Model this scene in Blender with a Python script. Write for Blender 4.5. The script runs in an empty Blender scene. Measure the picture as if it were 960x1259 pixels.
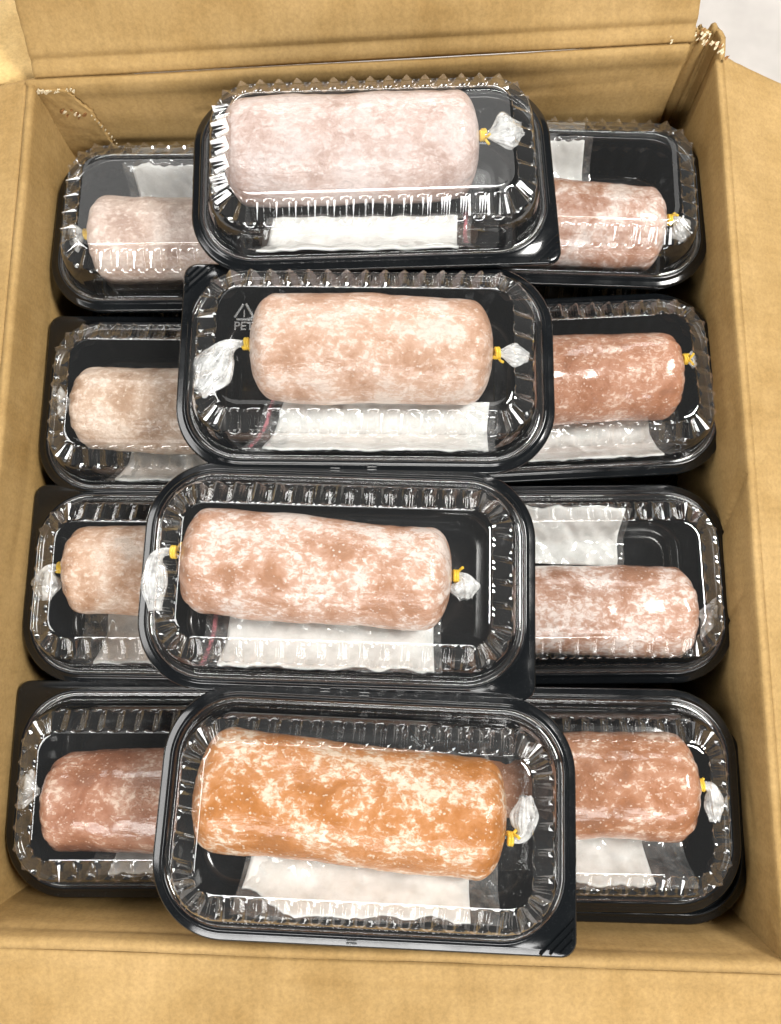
import bpy, math, random
from mathutils import Vector, Matrix, noise
R = math.radians
random.seed(7)
scene = bpy.context.scene
C = scene.collection

# ------------------------------------------------------------------ camera, world, lights, exposure
cam_d = bpy.data.cameras.new("camera"); cam = bpy.data.objects.new("camera", cam_d); C.objects.link(cam)
cam.location = (0, 0, .488); cam.rotation_euler = (R(10), 0, 0)
cam_d.sensor_fit = 'VERTICAL'; cam_d.sensor_height = 24.0; cam_d.lens = 24.0 * 946 / 1259
cam_d.clip_start = .01; cam_d.clip_end = 50
scene.camera = cam

world = bpy.data.worlds.new("World"); scene.world = world; world.use_nodes = True
wb = world.node_tree.nodes["Background"]
wb.inputs[0].default_value = (1.0, .975, .94, 1); wb.inputs[1].default_value = .07

def area(name, loc, target, sx, sy, power, col):
    d = bpy.data.lights.new(name, 'AREA'); d.shape = 'RECTANGLE'; d.size = sx; d.size_y = sy
    d.energy = power; d.color = col
    o = bpy.data.objects.new(name, d); C.objects.link(o); o.location = loc
    o.rotation_euler = (Vector(target) - Vector(loc)).to_track_quat('-Z', 'Y').to_euler()
    return o
area("ceiling_lamp", (1.15, .30, 1.75), (0, .1, .05), .55, .55, 56, (1, .975, .935))
area("room_fill_panel", (-.10, -1.45, .95), (0, .1, .05), 1.5, .50, 31, (1, .985, .965))  # unseen soft panel standing for the bright surroundings in front
area("room_fill_panel", (-.10, 1.80, .78), (0, .1, .05), 1.6, .45, 25, (1, .985, .965))  # low panel added behind the box to brighten the lid flutes
area("room_fill_panel", (-1.50, .10, 1.20), (0, .1, .05), 1.2, .7, 20, (1, .985, .965))  # soft panel added in place of a room wall, fills the left trays
area("lid_reflection_panel", (-.425, 1.47, 1.45), (-.425, .2, .05), 1.75, .8, 3.6, (1, .98, .95))  # dim panel added as ceiling bounce, gives the lids their grey reflection

scene.view_settings.view_transform = 'Standard'; scene.view_settings.look = 'None'
scene.view_settings.exposure = 0.18; scene.view_settings.gamma = 1.0
scene.render.engine = 'CYCLES'
scene.cycles.max_bounces = 8; scene.cycles.transparent_max_bounces = 24
scene.cycles.glossy_bounces = 3; scene.cycles.diffuse_bounces = 3; scene.cycles.transmission_bounces = 2
scene.cycles.use_denoising = True; scene.cycles.use_adaptive_sampling = True; scene.cycles.adaptive_threshold = .06
scene.cycles.caustics_reflective = False; scene.cycles.caustics_refractive = False

# ------------------------------------------------------------------ node helpers and materials
def new_mat(name):
    m = bpy.data.materials.new(name); m.use_nodes = True
    nt = m.node_tree; nt.nodes.clear()
    out = nt.nodes.new('ShaderNodeOutputMaterial')
    return m, nt, out
def N(nt, kind, **kw):
    n = nt.nodes.new(kind)
    for k, v in kw.items():
        if k == 'ins':
            for a, b in v.items(): n.inputs[a].default_value = b
        else: setattr(n, k, v)
    return n
def ramp(nt, src, stops):
    r = N(nt, 'ShaderNodeValToRGB'); e = r.color_ramp.elements
    e[0].position, e[0].color = stops[0][0], stops[0][1]
    e[1].position, e[1].color = stops[-1][0], stops[-1][1]
    for p, c in stops[1:-1]:
        x = e.new(p); x.color = c
    nt.links.new(src, r.inputs[0]); return r
def g(v): return (v, v, v, 1)
def mixc(nt, fac, a, b, blend='MIX'):
    m = N(nt, 'ShaderNodeMix', data_type='RGBA', blend_type=blend)
    for s, v in ((0, fac), (6, a), (7, b)):
        if isinstance(v, (int, float)): m.inputs[s].default_value = v
        elif isinstance(v, tuple): m.inputs[s].default_value = v
        else: nt.links.new(v, m.inputs[s])
    return m.outputs[2]
def math_n(nt, op, a, b=None, clamp=False):
    m = N(nt, 'ShaderNodeMath', operation=op, use_clamp=clamp)
    for i, v in enumerate((a, b)):
        if v is None: continue
        if isinstance(v, (int, float)): m.inputs[i].default_value = v
        else: nt.links.new(v, m.inputs[i])
    return m.outputs[0]
def coords(nt, scale=(1, 1, 1), loc=(0, 0, 0)):
    t = N(nt, 'ShaderNodeTexCoord'); mp = N(nt, 'ShaderNodeMapping')
    mp.inputs['Scale'].default_value = scale; mp.inputs['Location'].default_value = loc
    nt.links.new(t.outputs['Object'], mp.inputs[0]); return mp.outputs[0]
def noise_n(nt, vec, scale, detail=4, rough=.55, dist=0):
    n = N(nt, 'ShaderNodeTexNoise', ins={'Scale': scale, 'Detail': detail, 'Roughness': rough, 'Distortion': dist})
    nt.links.new(vec, n.inputs['Vector']); return n.outputs[0]

def cardboard_mat(axis, base=(.335, .215, .082)):
    m, nt, out = new_mat("cardboard_" + axis)
    b = N(nt, 'ShaderNodeBsdfPrincipled', ins={'Roughness': .78, 'Specular IOR Level': .25})
    v = coords(nt)
    big = noise_n(nt, v, 11, 4, .68)
    st = (60, 60, 60)
    mot = noise_n(nt, coords(nt, st), 1.0, 4, .7)
    fine = noise_n(nt, v, 520, 2, .65)
    wv = N(nt, 'ShaderNodeTexWave', bands_direction=axis, wave_profile='SIN', ins={'Scale': 46.0, 'Distortion': 0.0}); nt.links.new(v, wv.inputs[0])
    c1 = ramp(nt, big, [(.30, (base[0] * .78, base[1] * .73, base[2] * .62, 1)), (.52, (*base, 1)), (.72, (base[0] * 1.1, base[1] * 1.12, base[2] * 1.2, 1))])
    c2 = mixc(nt, 1.0, c1.outputs[0], ramp(nt, mot, [(.3, (.92, .91, .88, 1)), (.7, (1.06, 1.065, 1.08, 1))]).outputs[0], 'MULTIPLY')
    c2 = mixc(nt, 1.0, c2, ramp(nt, wv.outputs[1], [(.0, g(.975)), (1.0, g(1.02))]).outputs[0], 'MULTIPLY')
    c2 = mixc(nt, 1.0, c2, ramp(nt, fine, [(.30, g(.88)), (.7, g(1.1))]).outputs[0], 'MULTIPLY')
    spk = ramp(nt, fine, [(.73, g(0)), (.80, g(.5))])
    c3 = mixc(nt, spk.outputs[0], c2, (base[0] * .45, base[1] * .4, base[2] * .35, 1))
    nt.links.new(c3, b.inputs['Base Color'])
    h = math_n(nt, 'ADD', math_n(nt, 'MULTIPLY', mot, .25), math_n(nt, 'MULTIPLY', fine, .30))
    bp = N(nt, 'ShaderNodeBump', ins={'Strength': .3, 'Distance': .001})
    nt.links.new(h, bp.inputs['Height']); nt.links.new(bp.outputs[0], b.inputs['Normal'])
    nt.links.new(b.outputs[0], out.inputs[0]); return m
M = {}
M['card_x'] = cardboard_mat('X'); M['card_y'] = cardboard_mat('Y')

def simple(name, col, rough=.5, spec=.5, bump=0, bscale=300, **kw):
    m, nt, out = new_mat(name)
    b = N(nt, 'ShaderNodeBsdfPrincipled', ins={'Base Color': (*col, 1), 'Roughness': rough, 'Specular IOR Level': spec, **kw})
    v = coords(nt)
    n = noise_n(nt, v, bscale, 3)
    c = ramp(nt, n, [(.3, tuple(x * .88 for x in col) + (1,)), (.7, tuple(min(1, x * 1.08) for x in col) + (1,))])
    nt.links.new(c.outputs[0], b.inputs['Base Color'])
    if bump:
        bp = N(nt, 'ShaderNodeBump', ins={'Strength': bump, 'Distance': .001}); nt.links.new(n, bp.inputs['Height']); nt.links.new(bp.outputs[0], b.inputs['Normal'])
    nt.links.new(b.outputs[0], out.inputs[0]); return m
M['torn'] = simple("torn_paper", (.66, .56, .38), .95, .1, .6, 500)
M['torn_dark'] = simple("torn_liner", (.25, .12, .045), .95, .1, .6, 500)
M['cloth'] = simple("white_cloth", (.42, .395, .37), .9, .2, .12, 25)
M['lit_card'] = cardboard_mat('X', (.58, .40, .17)); M['lit_card'].name = 'lit_cardboard'  # same board as the box, its stronger light put into the colour

# glossy black tray plastic with faint dust and ripples
m, nt, out = new_mat("black_plastic"); M['black'] = m
b = N(nt, 'ShaderNodeBsdfPrincipled', ins={'Base Color': (.006, .007, .008, 1), 'Roughness': .13, 'Specular IOR Level': .5, 'IOR': 1.5})
v = coords(nt)
dn = ramp(nt, noise_n(nt, v, 1500, 2, .6), [(.66, g(0)), (.74, g(1))])
nt.links.new(mixc(nt, math_n(nt, 'MULTIPLY', dn.outputs[0], .18), (.005, .006, .007, 1), (.16, .17, .18, 1)), b.inputs['Base Color'])
rr = ramp(nt, noise_n(nt, v, 60, 4), [(.35, g(.09)), (.7, g(.22))]); nt.links.new(rr.outputs[0], b.inputs['Roughness'])
bp = N(nt, 'ShaderNodeBump', ins={'Strength': .02, 'Distance': .002}); nt.links.new(noise_n(nt, v, 95, 3), bp.inputs['Height']); nt.links.new(bp.outputs[0], b.inputs['Normal'])
nt.links.new(b.outputs[0], out.inputs[0])

# thin clear plastic: a sheet that lets light straight through and mirrors by Fresnel at both faces
def clear_mat(name, f0, rough, haze, hazecol, bump=0, bscale=80, dist=.001, hvar=False):
    m, nt, out = new_mat(name)
    lw = N(nt, 'ShaderNodeLayerWeight', ins={'Blend': .5})
    gl = N(nt, 'ShaderNodeBsdfGlossy', ins={'Roughness': rough, 'Color': (1, 1, 1, 1)})
    tr = N(nt, 'ShaderNodeBsdfTransparent', ins={'Color': (.985, .99, .985, 1)})
    df = N(nt, 'ShaderNodeBsdfDiffuse', ins={'Color': (*hazecol, 1)})
    m1 = N(nt, 'ShaderNodeMixShader', ins={0: haze}); nt.links.new(tr.outputs[0], m1.inputs[1]); nt.links.new(df.outputs[0], m1.inputs[2])
    if bump:
        v = coords(nt); n = noise_n(nt, v, bscale, 2)
        bp = N(nt, 'ShaderNodeBump', ins={'Strength': bump, 'Distance': dist}); nt.links.new(n, bp.inputs['Height'])
        nt.links.new(bp.outputs[0], gl.inputs['Normal']); nt.links.new(bp.outputs[0], lw.inputs['Normal'])
        if hvar:
            hz = ramp(nt, n, [(.35, g(haze * .45)), (.7, g(min(1, haze * 1.6)))]); nt.links.new(hz.outputs[0], m1.inputs[0])
    f = math_n(nt, 'ADD', math_n(nt, 'MULTIPLY', math_n(nt, 'POWER', lw.outputs['Facing'], 4.0), .85), f0, True)
    m2 = N(nt, 'ShaderNodeMixShader'); nt.links.new(f, m2.inputs[0]); nt.links.new(m1.outputs[0], m2.inputs[1]); nt.links.new(gl.outputs[0], m2.inputs[2])
    nt.links.new(m2.outputs[0], out.inputs[0]); return m
M['lid'] = clear_mat("clear_lid_plastic", .10, .03, .008, (.8, .82, .82))
M['pleat'] = clear_mat("pleated_lid_plastic", .14, .04, .02, (.85, .87, .87))  # milky look of light bent in the pleats, put in as extra haze
M['tick'] = clear_mat("mould_mark_plastic", .25, .2, .35, (.85, .86, .86))
M['emboss'] = clear_mat("embossed_plastic", .15, .08, .09, (.85, .86, .86))
M['film'] = clear_mat("bag_film", .08, .12, .10, (.85, .86, .86), .6, 110, .002, True)
M['tail'] = clear_mat("gathered_film", .08, .2, .44, (.90, .90, .89), .5, 200, .001, True)
M['tissue'] = simple("white_folded_paper", (.95, .95, .92), .85, .2, .15, 140)
M['red'] = simple("red_zip_line", (.62, .10, .13), .5, .4)
M['yellow'] = simple("yellow_tie", (.80, .52, .03), .4, .5, .2, 200)

def roll_mat(name, meat, frost_amt, frost=(.80, .72, .68), gloss=.5, seed=0, patch=.56, soft=1.0, vs_=1.0):
    """frozen meat under stretched film: meat colour, patches and flecks of frost, wet film gloss"""
    m, nt, out = new_mat(name)
    b = N(nt, 'ShaderNodeBsdfPrincipled', ins={'Roughness': .55, 'Specular IOR Level': .4, 'Coat Weight': gloss, 'Coat Roughness': .13, 'Coat IOR': 1.45})
    v = coords(nt, (1, 1, 1), (seed * 1.37, seed * .71, seed * .39))
    big = noise_n(nt, v, 46, 4, .66, .3)
    mid = noise_n(nt, coords(nt, (.75, 1, 1), (seed * .53, seed, 0)), 360, 4, .70, .5)
    vo = N(nt, 'ShaderNodeTexVoronoi', feature='F1', ins={'Scale': 480.0, 'Randomness': 1.0}); nt.links.new(v, vo.inputs[0])
    meatc = ramp(nt, big, [(.34, tuple(x * .74 for x in meat) + (1,)), (.5, meat + (1,)), (.64, tuple(min(.9, x * 1.18) for x in meat) + (1,))])
    t = .66 - .22 * frost_amt
    veil = ramp(nt, big, [(t - .13, g(.03)), (t + .02, g(.42 * vs_)), (t + .14, g(.86 * vs_))])
    s = math_n(nt, 'ADD', math_n(nt, 'MULTIPLY', big, patch), math_n(nt, 'MULTIPLY', mid, 1 - patch))
    fr = ramp(nt, s, [(t - .045 * soft, g(0)), (t + .060 * soft, g(.90))])
    fleck = ramp(nt, vo.outputs['Distance'], [(.18, g(1)), (.40, g(0))])
    fm = math_n(nt, 'MULTIPLY', fleck.outputs[0], ramp(nt, mid, [(.49, g(0)), (.57, g(.8))]).outputs[0])
    fac = math_n(nt, 'MAXIMUM', veil.outputs[0], math_n(nt, 'MAXIMUM', fr.outputs[0], fm))
    fcol = ramp(nt, mid, [(.34, tuple(x * .82 for x in frost) + (1,)), (.62, tuple(min(.95, x * 1.16) for x in frost) + (1,))])
    nt.links.new(mixc(nt, fac, meatc.outputs[0], fcol.outputs[0]), b.inputs['Base Color'])
    h = math_n(nt, 'ADD', math_n(nt, 'MULTIPLY', fleck.outputs[0], .22), mid)
    bp = N(nt, 'ShaderNodeBump', ins={'Strength': .55, 'Distance': .0011}); nt.links.new(h, bp.inputs['Height']); nt.links.new(bp.outputs[0], b.inputs['Normal'])
    wr = noise_n(nt, coords(nt, (38, 120, 120), (seed, 0, 0)), 1.0, 3, .6, 1.2)
    bp2 = N(nt, 'ShaderNodeBump', ins={'Strength': .14 if gloss > .6 else .4, 'Distance': .0025}); nt.links.new(wr, bp2.inputs['Height']); nt.links.new(bp2.outputs[0], b.inputs['Coat Normal'])
    nt.links.new(b.outputs[0], out.inputs[0]); return m

# ------------------------------------------------------------------ object helpers
def link(name, me, mat, parent=None):
    o = bpy.data.objects.new(name, me); C.objects.link(o)
    if mat is not None and not me.materials: me.materials.append(mat)
    if parent: o.parent = parent
    return o
def mesh(name, verts, faces, smooth=None):
    me = bpy.data.meshes.new(name); me.from_pydata([tuple(v) for v in verts], [], faces); me.update()
    if smooth is True: me.polygons.foreach_set('use_smooth', [True] * len(me.polygons))
    elif smooth is not None and smooth is not False: me.polygons.foreach_set('use_smooth', smooth)
    return me
def empty(name, loc=(0, 0, 0), rz=0, rx=0, label=None, cat=None, group=None):
    o = bpy.data.objects.new(name, None); C.objects.link(o); o.empty_display_size = .02
    o.location = loc; o.rotation_euler = (rx, 0, rz); tag(o, label, cat, group); return o
def tag(o, label=None, cat=None, group=None, kind=None):
    for k, v in (('label', label), ('category', cat), ('group', group), ('kind', kind)):
        if v: o[k] = v
    return o
def grid(nu, nv, fn):
    vs = [fn(i / nu, j / nv) for j in range(nv + 1) for i in range(nu + 1)]
    fs = [(j * (nu + 1) + i, j * (nu + 1) + i + 1, (j + 1) * (nu + 1) + i + 1, (j + 1) * (nu + 1) + i) for j in range(nv) for i in range(nu)]
    return vs, fs
def solid(o, t, off=-1):
    md = o.modifiers.new('thickness', 'SOLIDIFY'); md.thickness = t; md.offset = off; return o
def nz(x, y, z): return noise.noise(Vector((x, y, z)))
def sm(a, b, x):
    t = max(0, min(1, (x - a) / (b - a))); return t * t * (3 - 2 * t)

# ------------------------------------------------------------------ the setting: table under a white cloth
def cloth(u, v):
    x, y = -1.6 + 3.2 * u, -1.3 + 3.2 * v
    z = .004 * nz(x * 5, y * 3.5, 1) + .0022 * nz(x * 14 + y * 9, y * 16, 3) + .005 * max(0, 1 - abs(math.sin(x * 9 + y * 14)) * 4) * max(0, nz(x * 4, y * 4, 9))
    return (x, y, z - .074)
vs, fs = grid(160, 160, cloth)
tag(link("table_cloth", mesh("table_cloth", vs, fs, True), M['cloth']), kind='structure')

# ------------------------------------------------------------------ cardboard box
RIM = .0734; ZB = -.0600
top = dict(BL=(-.221, .340), BR=(.2035, .3665), FR=(.2, -.160), FL=(-.222, -.1465))
low = dict(BL=(-.2165, .329), BR=(.2025, .352), FR=(.199, -.149), FL=(-.2165, -.141))
box = empty("cardboard_box", (0, 0, 0), label="open brown cardboard box with torn corners holding all the black trays", cat="box")
def line_d(p, a, b):
    ax, ay = a; bx, by = b; px, py = p
    dx, dy = bx - ax, by - ay; L2 = dx * dx + dy * dy
    t = max(0, min(1, ((px - ax) * dx + (py - ay) * dy) / L2))
    return math.hypot(px - ax - t * dx, py - ay - t * dy)
def wall(a, b, mat, creases=(), bow=.003, seed=0, u0=0, u1=1, side='', swell=.0003):
    A, B = Vector((*top[a], RIM)), Vector((*top[b], RIM)); a2, b2 = Vector((*low[a], 0.0)), Vector((*low[b], 0.0))
    d = (B - A).normalized(); n = Vector((-d.y, d.x, 0))       # points into the box
    Ln = (B - A).length
    def f(u, v):
        u = u0 + (u1 - u0) * u
        z = ZB + (RIM - ZB) * v; v = max(0, z / RIM)
        p = (a2.lerp(b2, u)).lerp(A.lerp(B, u), v); p.z = z
        w = math.sin(math.pi * u) * bow * (1 - .6 * v) + .0010 * nz(u * 5 + seed, z * 20, seed) + .00018 * nz(u * 25, z * 60, seed)
        w += swell * sm(.84, .94, v) * (1 - sm(.94, 1.0, v))     # swelling of the board just under the fold
        for (ca, cb, wd, dep) in creases: w -= dep * math.exp(-(line_d((u * Ln, z), ca, cb) / wd) ** 2)
        return p + n * w
    vs, fs = grid(int(Ln * (u1 - u0) / .0028), 46, f)
    o = link("wall", mesh("box_wall", vs, [q[::-1] for q in fs], True), mat, box); solid(o, .0045, 1)
    o["label"] = side; return A, B, n, Ln
def flap(a, b, ang, length, mat, u0=0.0, u1=1.0, e0=0.0, e1=0.0, seed=0, side='', ragged=(0, 0), bd=.12):
    A, B = Vector((*top[a], RIM)), Vector((*top[b], RIM)); d = (B - A).normalized(); n = Vector((-d.y, d.x, 0)); Ln = (B - A).length
    def f(u, v):
        s = v * length
        uu = u0 + (u1 - u0) * u + (e1 * u - e0 * (1 - u)) * s / Ln
        if ragged[0] and u < .02: uu += ragged[0] * nz(s * 160, seed, 1)
        if ragged[1] and u > .98: uu += ragged[1] * nz(s * 160, seed, 2)
        k = sm(0, .010, s)
        aa = ang * k + R(20) * (1 - k)
        out_ = s * math.cos(ang); up_ = s * math.sin(ang)
        bead = bd * (.0016 * math.exp(-((s - .0035) / .0028) ** 2) - .0018 * math.exp(-((s - .0095) / .0014) ** 2) + .0008 * math.exp(-((s - .014) / .003) ** 2))
        wv = .0010 * nz(uu * 5, s * 16, seed) + .00012 * nz(uu * 30, s * 60, seed + 2)
        p = A + d * (uu * Ln) + n * out_ + Vector((0, 0, up_))
        nn = -n * math.sin(ang) + Vector((0, 0, math.cos(ang)))
        return p + nn * (bead + wv * min(1, s / .01))
    vs, fs = grid(int(Ln / .0032), int(length / .0015), f)
    o = link("flap", mesh("box_flap", vs, fs, True), mat, box); solid(o, .0045, -1); o["label"] = side
    return o
# walls run counter-clockwise seen from inside so that their normals face inwards
wall('BR', 'BL', M['card_x'], [((.05, .052), (.33, .047), .0016, .0009), ((.1, .02), (.4, .026), .003, .0008)], .0015, 3, .050, 1, side="back wall with a score line under its fold", swell=.0016)
wall('BL', 'FL', M['card_y'], [((.1, .03), (.3, .05), .004, .0007)], .0015, 5, side="smooth left wall")
wall('FL', 'FR', M['card_x'], [((.02, .060), (.40, .066), .0016, .0009)], .0015, 8, side="front wall, shaded", swell=.0008)
wall('FR', 'BR', M['card_y'], [((.255, .0715), (.225, .035), .0016, .0018), ((.190, .058), (.172, .035), .0014, .0016), ((.06, .05), (.14, .035), .003, .0008)], .0012, 11, 0, .975, side="right wall with two diagonal creases")
flap('BL', 'BR', R(51), .13, M['card_x'], 0.012, .958, e0=-.04, e1=-.02, seed=2, side="back flap standing up", ragged=(.0015, .0025), bd=.8)
flap('FL', 'BL', R(-16), .16, M['card_y'], 0, 1, seed=4, side="left flap folded outwards")
flap('BR', 'FR', R(-20), .16, M['card_y'], .02, 1, e0=-.12, seed=6, side="right flap folded outwards")
flap('FR', 'FL', R(-8), .13, M['card_x'], .012, 1, seed=9, side="front flap folded outwards", ragged=(.004, 0), bd=.3)
# floor of the box
vs = [(*low['FL'], ZB + .002), (*low['FR'], ZB + .002), (*low['BR'], ZB + .002), (*low['BL'], ZB + .002)]
solid(link("box_floor", mesh("box_floor", vs, [(0, 1, 2, 3)]), M['card_x'], box), .0045, -1)
# crushed, hollow back right corner: a folded strip of board set behind the two walls
cpts = [(x + (.002 if 0 < k < 7 else 0), y + (.006 if 0 < k < 7 else 0)) for k, (x, y) in enumerate([(.1805, .3645), (.1845, .3700), (.1895, .3725), (.1925, .3695), (.1965, .3735), (.2015, .3715), (.2045, .3640), (.2040, .3530)])]
def cf(u, v):
    t = u * (len(cpts) - 1); i = min(int(t), len(cpts) - 2); k = t - i
    x = cpts[i][0] * (1 - k) + cpts[i + 1][0] * k; y = cpts[i][1] * (1 - k) + cpts[i + 1][1] * k
    zt = RIM - .001 + .004 * nz(u * 9, 3, 1)
    k = min(1, 2 * (1 - v)); return (x - .006 * k * (1 - u), y - .013 * k + .0006 * nz(u * 30, v * 9, 5), ZB + (zt - ZB) * v)
vs, fs = grid(84, 34, cf)
solid(link("corner_fold", mesh("corner_fold", vs, fs, True), M['card_x'], box), .003, 1)["label"] = "crushed back right corner, hollow and dark"
# glue tab on the back wall beside the left corner, with a ragged right edge and a torn patch
A, B = Vector((*top['BL'], RIM)), Vector((*top['BR'], RIM)); a2, b2 = Vector((*low['BL'], 0)), Vector((*low['BR'], 0))
bd = (B - A).normalized(); bn = Vector((bd.y, -bd.x, 0))
def on_back(s, z, off):
    v = z / RIM; u = s / (B - A).length
    p = a2.lerp(b2, u).lerp(A.lerp(B, u), v); p.z = z; return p + bn * off
def tabf(u, v):
    z = .005 + (RIM - .0075) * v + .0012 * nz(u * 8, v * 2, 4) * sm(.9, 1, v)
    edge = .030 + .007 * (1 - v) + .0016 * nz(v * 22, 1, 2) + .0010 * nz(v * 70, 1, 7) - .006 * sm(.72, .98, v)
    return on_back(.001 + (edge - .001) * u, z, .0040 + .0014 * u * u + .0005 * nz(u * 6, v * 9, 4))
vs, fs = grid(26, 60, tabf)
solid(link("glue_tab", mesh("glue_tab", vs, fs, True), M['card_y'], box), .0018, 1)["label"] = "ragged glue tab beside the back left corner"
def scrap(p, size, nrm, mat, rnd):
    """one curled shred of torn paper"""
    n = 7; pts = []
    t1 = nrm.orthogonal().normalized(); t2 = nrm.cross(t1)
    a0 = rnd.uniform(0, 6.28)
    for k in range(n):
        a = a0 + k * 2 * math.pi / n; r = size * rnd.uniform(.45, 1.1) * (1 if k % 2 else .7)
        pts.append(p + t1 * (r * math.cos(a) * 1.5) + t2 * (r * math.sin(a) * .7) + nrm * rnd.uniform(0, size * .5))
    pts.append(p + nrm * size * .2)
    me = mesh("scrap", pts, [(k, (k + 1) % n, n) for k in range(n)])
    return solid(link("torn_scrap", me, mat, box), .0006, 0)
rnd = random.Random(5)
for k in range(15):
    s = .0015 + .026 * rnd.random(); scrap(on_back(s, RIM - .0035 + rnd.uniform(-.0012, .0012), .0058), rnd.uniform(.0010, .0022), bn, M['torn'], rnd)
for k in range(12):
    s = .013 + .014 * rnd.random(); scrap(on_back(s, .0555 - (s - .013) * .25 + rnd.uniform(-.003, .003), .0068), rnd.uniform(.0010, .0022), bn, M['torn_dark'] if k % 3 else M['torn'], rnd)
for k in range(12):
    z = .02 + .035 * k / 12; scrap(on_back(.0345 - .006 * sm(.4, .8, z / RIM) + .004 * (1 - z / RIM), z, .0068), rnd.uniform(.0006, .0012), bn, M['torn'], rnd)
for k in range(80):     # shreds round the torn back right corner
    t = rnd.random()
    p = Vector((.170 + .034 * t, .3665 + .006 * math.sin(t * 3.1) - .012 * t * t + rnd.uniform(-.003, .003), RIM + rnd.uniform(-.001, .004)))
    scrap(p, rnd.uniform(.0006, .0019), Vector((rnd.uniform(-.9, .9), rnd.uniform(-.9, .2), 1)).normalized(), M['torn'] if k % 4 else M['torn_dark'], rnd)
for k in range(8):
    p = Vector((.199 + rnd.uniform(-.002, .004), -.152 - .03 * rnd.random(), RIM + rnd.uniform(-.002, .002)))
    scrap(p, rnd.uniform(.0010, .0022), Vector((rnd.uniform(-.6, .3), .3, 1)).normalized(), M['torn'] if k % 3 else M['torn_dark'], rnd)

# sheet of cardboard behind the back left corner, stronger light painted into its colour
vs, fs = grid(40, 40, lambda u, v: (-.62 + .46 * u, .3425 + .40 * v, .0665 - .02 * v + .003 * nz(u * 4, v * 4, 2)))
tag(solid(link("cardboard_sheet", mesh("cardboard_sheet", vs, fs, True), M['lit_card']), .0045, -1), "brightly lit cardboard sheet showing behind the back left corner of the box", "cardboard")

# ------------------------------------------------------------------ tray and lid meshes
HA, HB, RC = .100, .058, .036
NL, NS, NC = 104, 32, 24        # vertices on long sides, short sides, corners (8 per flute)
def ring(inset, tab=False):
    a, b = HA - inset, HB - inset
    rs = [max(RC - inset, .0105)] * 4          # corners: ++, -+, --, +-
    if tab: rs[1] = .0075
    pts, nrm = [], []
    cs = [(1, 1, 0), (-1, 1, 90), (-1, -1, 180), (1, -1, 270)]
    for q in range(4):
        sx, sy, a0 = cs[q]; r = rs[q]; cx, cy = sx * (a - r), sy * (b - r)
        for k in range(NC):
            t = R(a0 + 90 * k / NC); pts.append((cx + r * math.cos(t), cy + r * math.sin(t))); nrm.append((math.cos(t), math.sin(t)))
        q2 = (q + 1) % 4; r2 = rs[q2]; ex, ey = cs[q2][0] * (a - r2), cs[q2][1] * (b - r2); t = R(a0 + 90)
        sx0, sy0 = cx + r * math.cos(t), cy + r * math.sin(t); sx1, sy1 = ex + r2 * math.cos(t), ey + r2 * math.sin(t)
        n = NL if q % 2 == 0 else NS
        for k in range(n):
            pts.append((sx0 + (sx1 - sx0) * k / n, sy0 + (sy1 - sy0) * k / n)); nrm.append((math.cos(t), math.sin(t)))
    return pts, nrm
def shell(name, prof, mat, tabrings=0, close=True, flute=None):
    """prof: (inset, z, flute amplitude); rings are bridged from the outside in"""
    verts, faces, smooth = [], [], []
    per = 2 * (NL + NS) + 4 * NC
    for i, (ins, z, amp) in enumerate(prof):
        pts, nrm = ring(ins, i < tabrings)
        for k, ((x, y), (nx, ny)) in enumerate(zip(pts, nrm)):
            ph = ((k + 4) % 8) / 8; w = max(-1, min(1, (abs(ph * 2 - 1) * 2 - 1) * 1.12)) * amp
            verts.append((x + nx * w * .7, y + ny * w * .7, z + w))
    for i in range(len(prof) - 1):
        fl = prof[i][2] != 0 or prof[i + 1][2] != 0
        for k in range(per):
            k2 = (k + 1) % per
            faces.append((i * per + k, i * per + k2, (i + 1) * per + k2, (i + 1) * per + k)); smooth.append(not fl)
    if close:
        i = len(prof) - 1; c = len(verts); verts.append((0, 0, prof[-1][1]))
        for k in range(per): faces.append((i * per + k, i * per + (k + 1) % per, c)); smooth.append(True)
    me = mesh(name, verts, faces, smooth); me.materials.append(mat)
    if flute:
        me.materials.append(flute); me.polygons.foreach_set('material_index', [0 if q else 1 for q in smooth])
    return me
base_prof = [(.0006, .0285, 0), (0, .0300, 0), (0, .0322, 0), (.0010, .0330, 0), (.0032, .0331, 0), (.0040, .0336, 0), (.0047, .0345, 0), (.0055, .0348, 0), (.0062, .0343, 0),
             (.0067, .0334, 0), (.0073, .0329, 0), (.0082, .0328, 0), (.0092, .0316, 0), (.0098, .0290, 0), (.0105, .0255, 0), (.0112, .0240, .0011), (.0150, .0070, .0011), (.0160, .0045, 0),
             (.0175, .0024, 0), (.0200, .0012, 0), (.0240, .0010, 0), (.0265, .0018, 0), (.0285, .0018, 0), (.0300, .0012, 0)]
tray_me = shell("tray_base", base_prof, M['black'], 5)
lid_prof = [(.0063, .0345, 0), (.0068, .0337, 0), (.0080, .0334, 0), (.0088, .0340, 0), (.0094, .0362, 0),
            (.0104, .0410, 0), (.0116, .0456, 0), (.0128, .0492, 0), (.0140, .0516, 0), (.0150, .0530, 0), (.0158, .0540, .0018), (.0244, .0580, .0013), (.0252, .0590, 0), (.0261, .0597, 0),
            (.0271, .0600, 0), (.0281, .0598, 0), (.0288, .0595, 0), (.0310, .0594, 0)]
lid_me = shell("tray_lid", lid_prof, M['lid'], flute=M['pleat'])
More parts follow.
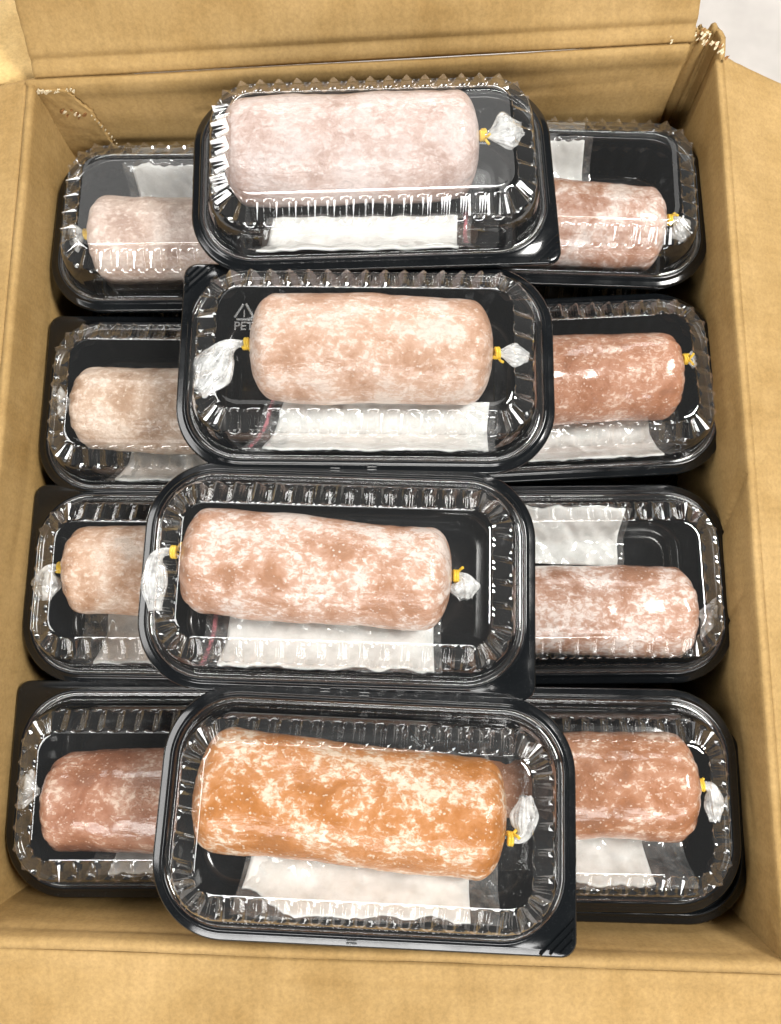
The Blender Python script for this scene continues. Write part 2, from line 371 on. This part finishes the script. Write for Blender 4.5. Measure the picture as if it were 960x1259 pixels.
def bar_mesh(name, p0, p1, w, h, mat):
    p0, p1 = Vector(p0), Vector(p1); d = (p1 - p0).normalized(); s = Vector((-d.y, d.x, 0)) * w / 2; up = Vector((0, 0, h))
    vs = [p0 - s, p1 - s, p1 + s, p0 + s, p0 - s * .4 + up + d * w * .4, p1 - s * .4 + up - d * w * .4, p1 + s * .4 + up - d * w * .4, p0 + s * .4 + up + d * w * .4]
    me = mesh(name, vs, [(3, 2, 1, 0), (4, 5, 6, 7), (0, 1, 5, 4), (1, 2, 6, 5), (2, 3, 7, 6), (3, 0, 4, 7)]); me.materials.append(mat); return me
rib_mes = []
for k, (off, ln) in enumerate(((.0155, .0115), (.0122, .0080), (.0090, .0042))):     # diagonal grip ribs across the square corner
    cx, cy = -HA + off * .62 - .0006, HB - off * .62 + .0006
    q = Vector((1, 1)).normalized() * ln
    rib_mes.append(bar_mesh("tab_rib", (cx - q.x, cy - q.y, .0331), (cx + q.x, cy + q.y, .0331), .0012, .0009, M['black']))
tick_mes = [bar_mesh("mould_tick", (dx - .0025, sy * (HB - .0022) + dy, .0331), (dx + .0025, sy * (HB - .0022) + dy, .0330), .0005, .0010, M['tick']) for sy in (1, -1) for dx, dy in ((.004, .0007), (.004, -.0008))]

def tray(key, x, y, z, rz, rx=0, ry=0, label='', ribs=False, ticks=False, lid=True):
    t = empty("food_tray", (x, y, z), R(rz), R(rx), label, "tray", "black food trays with clear lids"); t.rotation_euler = (Matrix.Rotation(R(rx), 3, 'X') @ Matrix.Rotation(R(rz), 3, 'Z')).to_euler()
    link("tray_base", tray_me, None, t)
    if lid: TL[key] = link("lid", lid_me, None, t)
    if ribs:
        for me in rib_mes: link("grip_rib", me, None, t)
    if ticks:
        for me in tick_mes: link("mould_tick", me, None, t)
    T[key] = t; TILT[key] = R(rx); return t
T, TL, TILT = {}, {}, {}
LZ, UZ = .0055, .0655
tray('C1', -.0095, .2565, UZ + .0024, 182.0, rx=-3.4, label="black lidded tray topmost of the middle column, against the back wall", ribs=True)
tray('C2', -.0130, .1475, UZ, -.6, label="black lidded tray second from the top in the middle column, with a recycling mark", ribs=True, ticks=True)
tray('C3', -.0265, .0350, UZ, 178.2, label="black lidded tray third from the top in the middle column", ticks=True)
tray('C4', -.0115, -.0800, UZ + .003, 177.4, rx=-2.6, label="large near black lidded tray at the bottom of the middle column", ribs=True, ticks=True)
tray('L1', -.1120, .2600, LZ + .003, 180.5, rx=-3.5, label="black lidded tray in the back left corner of the box")
tray('L2', -.1120, .1445, LZ, -.5, label="black lidded tray second from the back along the left wall")
tray('L3', -.1130, .0368, LZ, -.8, label="black lidded tray third from the back along the left wall")
tray('L4', -.1130, -.0765, LZ, .0, label="black lidded tray in the front left corner of the box")
tray('R1', .1000, .2770, LZ + .003, -2, rx=-3.5, label="black lidded tray in the back right corner of the box")
tray('R2', .1020, .1570, LZ, 3, label="black lidded tray second from the back along the right wall")
tray('R3', .0985, .0375, LZ, .5, label="black lidded tray third from the back along the right wall")
tray('R4', .0890, -.0795, LZ + .0120, -1, label="black lidded tray in the front right corner, set in another tray")
tray('X4', .0985, -.0885, LZ, -1.5, label="open black tray peeking out under the front right tray", lid=False)
for key in ('L1', 'L2', 'L3', 'L4', 'R1', 'R2', 'R3', 'R4'):      # the layer below, seen only in the gaps
    tx, ty, tz = T[key].location
    where = dict(L1='back left', L2='second left', L3='third left', L4='front left', R1='back right', R2='second right', R3='third right', R4='front right')[key]
    tray('B' + key, tx + (.004 if key[0] == 'R' else -.001), ty - (.004 if key in ('R2', 'R3', 'L2', 'L1') else 0), ZB + .0025, 180 if key[0] == 'L' else 0, label="black tray of the lower layer, hidden under the %s tray" % where)
# raised recycling triangle, number and letters on the lid of C2
for i in range(3):
    c = Vector((-.0605, .0170)); rr_ = .0062
    p = [c + Vector((rr_ * math.cos(R(90 + 120 * k)), rr_ * math.sin(R(90 + 120 * k)))) for k in (i, i + 1)]
    d = (p[1] - p[0]); p0, p1 = p[0] + d * .14, p[1] - d * .10
    link("recycling_arrow", bar_mesh("recycling_arrow", (*p0, .0596), (*p1, .0596), .0011, .0005, M['emboss']), None, TL['C2'])
def text(name, body, x, y, z, size, mat, parent):
    cu = bpy.data.curves.new(name, 'FONT'); cu.body = body; cu.size = size; cu.extrude = .0002; cu.align_x = 'CENTER'
    tmp = bpy.data.objects.new(name, cu); C.objects.link(tmp); bpy.context.view_layer.update()
    me = bpy.data.meshes.new_from_object(tmp.evaluated_get(bpy.context.evaluated_depsgraph_get())); bpy.data.objects.remove(tmp)
    me.materials.clear(); me.materials.append(mat)
    o = link(name, me, None, parent); o.location = (x, y, z); return o
text("resin_number", "1", -.0605, .0150, .0598, .0055, M['emboss'], TL['C2'])
text("resin_letters", "PET", -.0605, .0082, .0598, .0062, M['emboss'], TL['C2'])

# ------------------------------------------------------------------ frozen rolls
def roll_body(L, r, seed):
    nu, nv = 84, 72; vs, fs = [], []
    h = L / 2; e = .0145
    for i in range(nu + 1):
        q = i / nu * 2 - 1; q = math.copysign(abs(q) ** .72, q)      # denser towards the ends
        x = q * h
        d = max(0, abs(x) - (h - e)) / e
        rad = r * (1 - d ** 2.4) ** (1 / 2.0) if d < 1 else 0
        rad = max(rad, .0012)
        rad *= 1 + .022 * math.sin(q * 2.2 + seed)
        for j in range(nv):
            a = 2 * math.pi * j / nv
            n = .0020 * nz(x * 22 + seed * 3, math.cos(a) * .8, math.sin(a) * .8) + .0008 * nz(x * 60 + seed, math.cos(a) * 1.3, math.sin(a) * 1.3) + .0004 * nz(x * 150, math.cos(a) * 5 + seed, math.sin(a) * 5)
            pl = (.0012 * math.cos(a * 13 + seed) + .0009 * math.cos(a * 21 + 2 * seed)) * d * (1 - d * .4)
            rr = rad + (n + pl) * min(1, rad / r * 1.3)
            vs.append((x, rr * math.cos(a), rr * math.sin(a) * .975))
    for i in range(nu):
        for j in range(nv):
            fs.append((i * nv + j, i * nv + (j + 1) % nv, (i + 1) * nv + (j + 1) % nv, (i + 1) * nv + j))
    fs.append(tuple(range(nv))); fs.append(tuple(nu * nv + j for j in reversed(range(nv))))
    return mesh("roll_body", vs, [f[::-1] for f in fs], True)
def tail_mesh(L, w, bend, drop, seed):
    """gathered end of the wrapping film: soft pleats swelling out from the tie and closing again; local +x is outwards, bend turns in the tray's plane"""
    nu, nv = 22, 64; vs, fs = [], []
    cx = cy = 0
    for i in range(nu + 1):
        t = i / nu; ang = bend * sm(0, .4, t)
        cx += L / nu * math.cos(ang); cy += L / nu * math.sin(ang)
        rad = .0020 + (w - .0020) * sm(0, .6, t) * (1 - .72 * sm(.6, 1.0, t))
        for j in range(nv):
            a = 2 * math.pi * j / nv
            pl = 1 + (.10 * math.sin(a * 6 + seed) + .09 * math.sin(a * 17 + seed * 2 + t * 3) + .26 * nz(math.cos(a) * 1.4, math.sin(a) * 1.4, seed + t * 2)) * sm(0, .25, t)
            lx = .0022 * nz(math.cos(a) * 2, math.sin(a) * 2, seed) * sm(.4, 1, t)
            py, pz = rad * pl * math.cos(a), rad * .66 * pl * math.sin(a)
            vs.append((cx - py * math.sin(ang) + lx * math.cos(ang), cy + py * math.cos(ang) + lx * math.sin(ang), pz - drop * t * t))
    for i in range(nu):
        for j in range(nv): fs.append((i * nv + j, i * nv + (j + 1) % nv, (i + 1) * nv + (j + 1) % nv, (i + 1) * nv + j))
    fs.append(tuple(nu * nv + j for j in range(nv)))
    return mesh("film_tail", vs, fs, True)
def tie_mesh(seed):
    """yellow twist tie: two close turns and two short ends"""
    vs, fs = [], []
    def tube(path, r, n=8):
        b0 = len(vs)
        for k, p in enumerate(path):
            t = (path[min(k + 1, len(path) - 1)] - path[max(k - 1, 0)]).normalized(); s = t.orthogonal().normalized(); s = (Vector((1, 0, 0)) - t * t.x).normalized() if abs(t.x) < .9 else s
            q = t.cross(s)
            for j in range(n): vs.append(p + s * (r * math.cos(6.2832 * j / n)) + q * (r * math.sin(6.2832 * j / n)))
        for k in range(len(path) - 1):
            for j in range(n): fs.append((b0 + k * n + j, b0 + k * n + (j + 1) % n, b0 + (k + 1) * n + (j + 1) % n, b0 + (k + 1) * n + j))
        fs.append(tuple(b0 + j for j in reversed(range(n)))); fs.append(tuple(b0 + (len(path) - 1) * n + j for j in range(n)))
    tube([Vector((-.0016 + .0032 * k / 44, .0030 * math.cos(k * .3), .0030 * math.sin(k * .3))) for k in range(45)], .0011)
    for sgn in (1, -1):
        tube([Vector((.001 + .0008 * k, sgn * .0010 * k, .0028 + .0010 * k - .00018 * k * k)) for k in range(5)], .0009)
    return mesh("tie", vs, fs, True)
def roll(key, x, y, z, rz, L, r, mat, label, ends, seed):
    """ends: list of (side, tail length, tail width, bend deg, tie?, yoff)"""
    o = empty("frozen_roll", (x, y, z), R(rz), 0, label, "meat roll", "frozen rolls in the trays")
    bm_ = roll_body(L, r, seed); bd_ = link("body", bm_, mat, o)
    for (sd, tl, tw, bend, tie, yo, zo) in ends:
        xe = sd * (L / 2 - .0005)
        if tl:
            t = link("film_tail", tail_mesh(tl, tw, R(bend), .004, seed * 1.7 + sd), M['tail'], o); t.location = (xe + sd * .0025, yo, zo)
            if sd < 0: t.rotation_euler = (0, 0, math.pi)
        if tie:
            t = link("tie", tie_mesh(seed), M['yellow'], o); t.location = (xe + sd * .0022, yo, zo); t.rotation_euler = (seed * 1.3, 0, 0); t.scale = (.85, .85, .85)
    return o
pinkf = (.78, .68, .63)
MT = {
 'C1': roll_mat("frosted_pale_pink_meat", (.47, .30, .24), .80, (.55, .46, .435), .6, 1, .50, 1.2),
 'C2': roll_mat("frosted_peach_meat", (.50, .27, .16), .70, (.62, .51, .445), .6, 2, .54, 1.1, .9),
 'C3': roll_mat("patchy_pink_brown_meat", (.46, .215, .11), .69, (.66, .57, .52), .6, 3, .58, .95, .75),
 'C4': roll_mat("frosted_orange_meat", (.45, .145, .008), .56, (.66, .55, .43), .55, 4, .58, .8, .45),
 'L1': roll_mat("frosted_cream_pink_meat", (.48, .31, .235), .80, (.66, .56, .50), .5, 5, .52, 1.5),
 'L2': roll_mat("frosted_beige_meat", (.46, .285, .18), .76, (.65, .54, .455), .5, 6, .52, 1.5),
 'L3': roll_mat("frosted_light_brown_meat", (.47, .25, .135), .70, (.65, .53, .445), .5, 7, .52, 1.4),
 'L4': roll_mat("red_brown_meat", (.30, .105, .045), .48, (.58, .43, .34), 1.0, 8, .54, 1.0, .55),
 'R1': roll_mat("glazed_pink_white_meat", (.44, .20, .115), .74, (.70, .61, .565), 1.0, 9, .62, 1.2),
 'R2': roll_mat("glazed_red_brown_meat", (.35, .13, .055), .50, (.62, .46, .37), 1.0, 10, .52, 1.0, .5),
 'R3': roll_mat("glazed_speckled_brown_meat", (.40, .175, .088), .70, (.67, .575, .53), 1.0, 11, .56, 1.0, .7),
 'R4': roll_mat("glazed_orange_brown_meat", (.35, .12, .036), .50, (.68, .53, .43), 1.0, 12, .54, .85, .5)}
UR, LR = UZ + .0015, LZ + .0015
roll('C1', -.0222, .2765, UR + .0293, 3.0, .1440, .0280, MT['C1'], "palest pink roll thick with frost, in the topmost middle tray",
     [(-1, .016, .0085, 40, False, -.010, -.002), (1, .022, .0100, 16, True, .001, .006)], 1)
roll('C2', -.0101, .1575, UR + .0280, -.8, .1300, .0280, MT['C2'], "frosty peach roll tied yellow at both ends, beside the recycling mark",
     [(-1, .036, .0100, 58, True, .001, .005), (1, .016, .0065, -2, True, -.002, .004)], 2)
roll('C3', -.0377, .0395, UR + .0272, -4.5, .1385, .0268, MT['C3'], "patchy pink and brown roll with a white tail hanging at its left end",
     [(-1, .034, .0062, 96, True, .002, .012), (1, .013, .0075, -78, True, .002, .002)], 3)
roll('C4', -.0193, -.0745, UR + .0298, -6.0, .1500, .0282, MT['C4'], "bright orange roll flecked with frost, nearest of all the rolls",
     [(1, .022, .0058, 88, True, -.006, .008)], 4)
roll('L1', -.1250, .2545, LR + .0300, 0, .1290, .0262, MT['L1'], "frosted cream pink roll in the back left tray", [(-1, .012, .0085, 12, True, .002, .004)], 5)
roll('L2', -.1290, .1435, LR + .0265, -2, .1290, .0262, MT['L2'], "frosted beige roll in the second tray along the left wall", [(-1, .010, .0095, 8, False, .002, .003)], 6)
roll('L3', -.1270, .0440, LR + .0265, -1, .1290, .0262, MT['L3'], "light brown roll with yellow tie in the third tray along the left wall", [(-1, .022, .0075, 82, True, .001, .006)], 7)
roll('L4', -.1270, -.0835, LR + .0272, 1, .1310, .0272, MT['L4'], "shiny red brown roll in the front left tray", [(-1, .012, .0095, -8, False, .006, .006)], 8)
roll('R1', .1065, .2635, LR + .0316, -3, .1320, .0275, MT['R1'], "wet pink and white roll in the back right tray", [(1, .015, .0070, -55, True, .003, .008)], 9)
roll('R2', .1105, .1620, LR + .0280, 3.5, .1340, .0280, MT['R2'], "glossy red brown roll in the second tray along the right wall", [(1, .007, .005, 0, True, .006, .010)], 10)
roll('R3', .1100, .0215, LR + .0270, -1, .1340, .0265, MT['R3'], "speckled brown and white roll below a white packet, third along the right wall", [(1, .011, .0115, -20, False, -.001, .003)], 11)
roll('R4', .0990, -.0740, LR + .0405, 0, .1330, .0280, MT['R4'], "frost streaked orange brown roll in the front right tray", [(1, .022, .0052, -84, True, .001, .006)], 12)

# ------------------------------------------------------------------ white packets beside the rolls
def packet(key, tkey, x0, x1, yin, label, rz=0, red=None, skew=0, seed=0, film_r=.010, film_l=.004, flip=False, rise=1.0, notch=0):
    """lies in tray tkey in world-aligned coordinates relative to the tray's centre; it runs from under the roll (yin) to the wall and bends up it"""
    t = T[tkey]; bx, by, bz = t.location
    o = empty("white_packet", (bx, by, bz), 0, 0, label, "packet", "white packets in the trays")
    o.rotation_euler = (Matrix.Rotation(TILT.get(tkey, 0), 3, 'X') @ Matrix.Rotation(R(rz) + (math.pi if flip else 0), 3, 'Z')).to_euler()
    if flip: x0, x1 = -x1, -x0; film_r, film_l = film_l, film_r
    yout = -.0462
    def surf(x, s, off, wav=1):
        y = yin + (yout - yin) * s
        q = max(0, min(1, (-y - .026) / .0195)); z = .0110 + .0205 * q ** 1.6 * rise
        z += wav * (.0022 * nz(x * 50, y * 80, seed) + .0014 * nz(x * 150 + y * 90, y * 120, seed + 3)) + off
        return Vector((x, y, z))
    def lims(s): return x0 + skew * s, x1 + skew * .4 * s
    def ft(u, v):
        a, b = lims(v); x = a + (b - a) * u
        vv = v * (.985 - .09 * abs(nz(x * 45, seed, 5)) - .04 * abs(nz(x * 160, seed, 6)) - notch * sm(.25, .0, u) * .25)
        return surf(x, vv, .0012 + .0016 * math.sin(math.pi * u) ** .4 * math.sin(math.pi * min(1, v * .9 + .1)) ** .4)
    vs, fs = grid(60, 26, ft); solid(link("folded_paper", mesh("folded_paper", vs, [f[::-1] for f in fs], True), M['tissue'], o), .0012, -1)
    def ff(u, v):
        a, b = lims(v); a -= film_l; b += film_r; x = a + (b - a) * u
        return surf(x, v * (1.0 + .035 * nz(x * 80, seed, 8)), .0040 - .0030 * max(0, abs(2 * u - 1) - .7) / .3, 1.5) + Vector((0, 0, .0007 * nz(x * 260, v * 9, seed)))
    vs, fs = grid(72, 30, ff); link("bag_film", mesh("bag_film", vs, [f[::-1] for f in fs], True), M['film'], o)
    if red is not None:
        def fr(u, v):
            a, b = lims(v); xx = (a - film_l * .55 if red < 0 else b + film_r * .55) + (u - .5) * .0022
            return surf(xx, v * .97 + .02, .0046)
        vs, fs = grid(3, 26, fr); link("zip_line", mesh("zip_line", vs, [f[::-1] for f in fs], True), M['red_film'], o)
    return o
m, nt, out = new_mat("red_zip_film"); M['red_film'] = m
b = N(nt, 'ShaderNodeBsdfPrincipled', ins={'Base Color': (.66, .22, .26, 1), 'Roughness': .35}); tr = N(nt, 'ShaderNodeBsdfTransparent'); mx = N(nt, 'ShaderNodeMixShader')
nn = ramp(nt, noise_n(nt, coords(nt, (1, .4, 1)), 420, 3), [(.35, g(.10)), (.65, g(.55))]); nt.links.new(nn.outputs[0], mx.inputs[0])
nt.links.new(tr.outputs[0], mx.inputs[1]); nt.links.new(b.outputs[0], mx.inputs[2]); nt.links.new(mx.outputs[0], out.inputs[0])

packet('C1', 'C1', -.058, .048, -.013, "white packet with red line at its right end, in the topmost middle tray", 1.0, 1, -.006, 1, .008, .004)
packet('C2', 'C2', -.046, .068, -.013, "white packet with slanting red line, in the tray with the recycling mark", -.5, -1, -.008, 2, .004, .010)
packet('C3', 'C3', -.058, .050, -.013, "white packet with red line at its left end, under the patchy pink roll", -2, -1, 0, 3, .004, .012)
packet('C4', 'C4', -.055, .052, -.013, "creamy white packet under the bright orange roll", -2, None, -.004, 4, .014, .003, notch=1)
packet('L1', 'L1', -.052, .05, -.013, "white packet above the cream pink roll, in the back left tray", 0, None, .008, 5, .004, .006, flip=True)
packet('L2', 'L2', -.050, .06, -.013, "white packet under the beige roll, second along the left wall", 0, None, -.004, 6, .004, .004)
packet('L3', 'L3', -.058, .05, -.013, "white packet under the light brown roll, third along the left wall", 0, None, 0, 7, .004, .014)
packet('L4', 'L4', -.040, .06, -.013, "white packet under the red brown roll, front left", 0, None, -.002, 8, .004, .012)
packet('R1', 'R1', -.06, .030, -.013, "white packet above the wet pink roll, in the back right tray", 0, None, .004, 9, .005, .004, flip=True)
packet('R2', 'R2', -.06, .060, -.013, "white packet under the glossy red brown roll, second along the right wall", 3, None, .002, 10, .020, .004)
packet('R3', 'R3', -.06, .040, -.013, "white packet above the speckled roll, third along the right wall", -2, None, .0, 11, .004, .004, flip=True)
packet('R4', 'R4', -.06, .052, -.013, "white packet under the frost streaked roll, front right", 0, None, .002, 12, .022, .004)
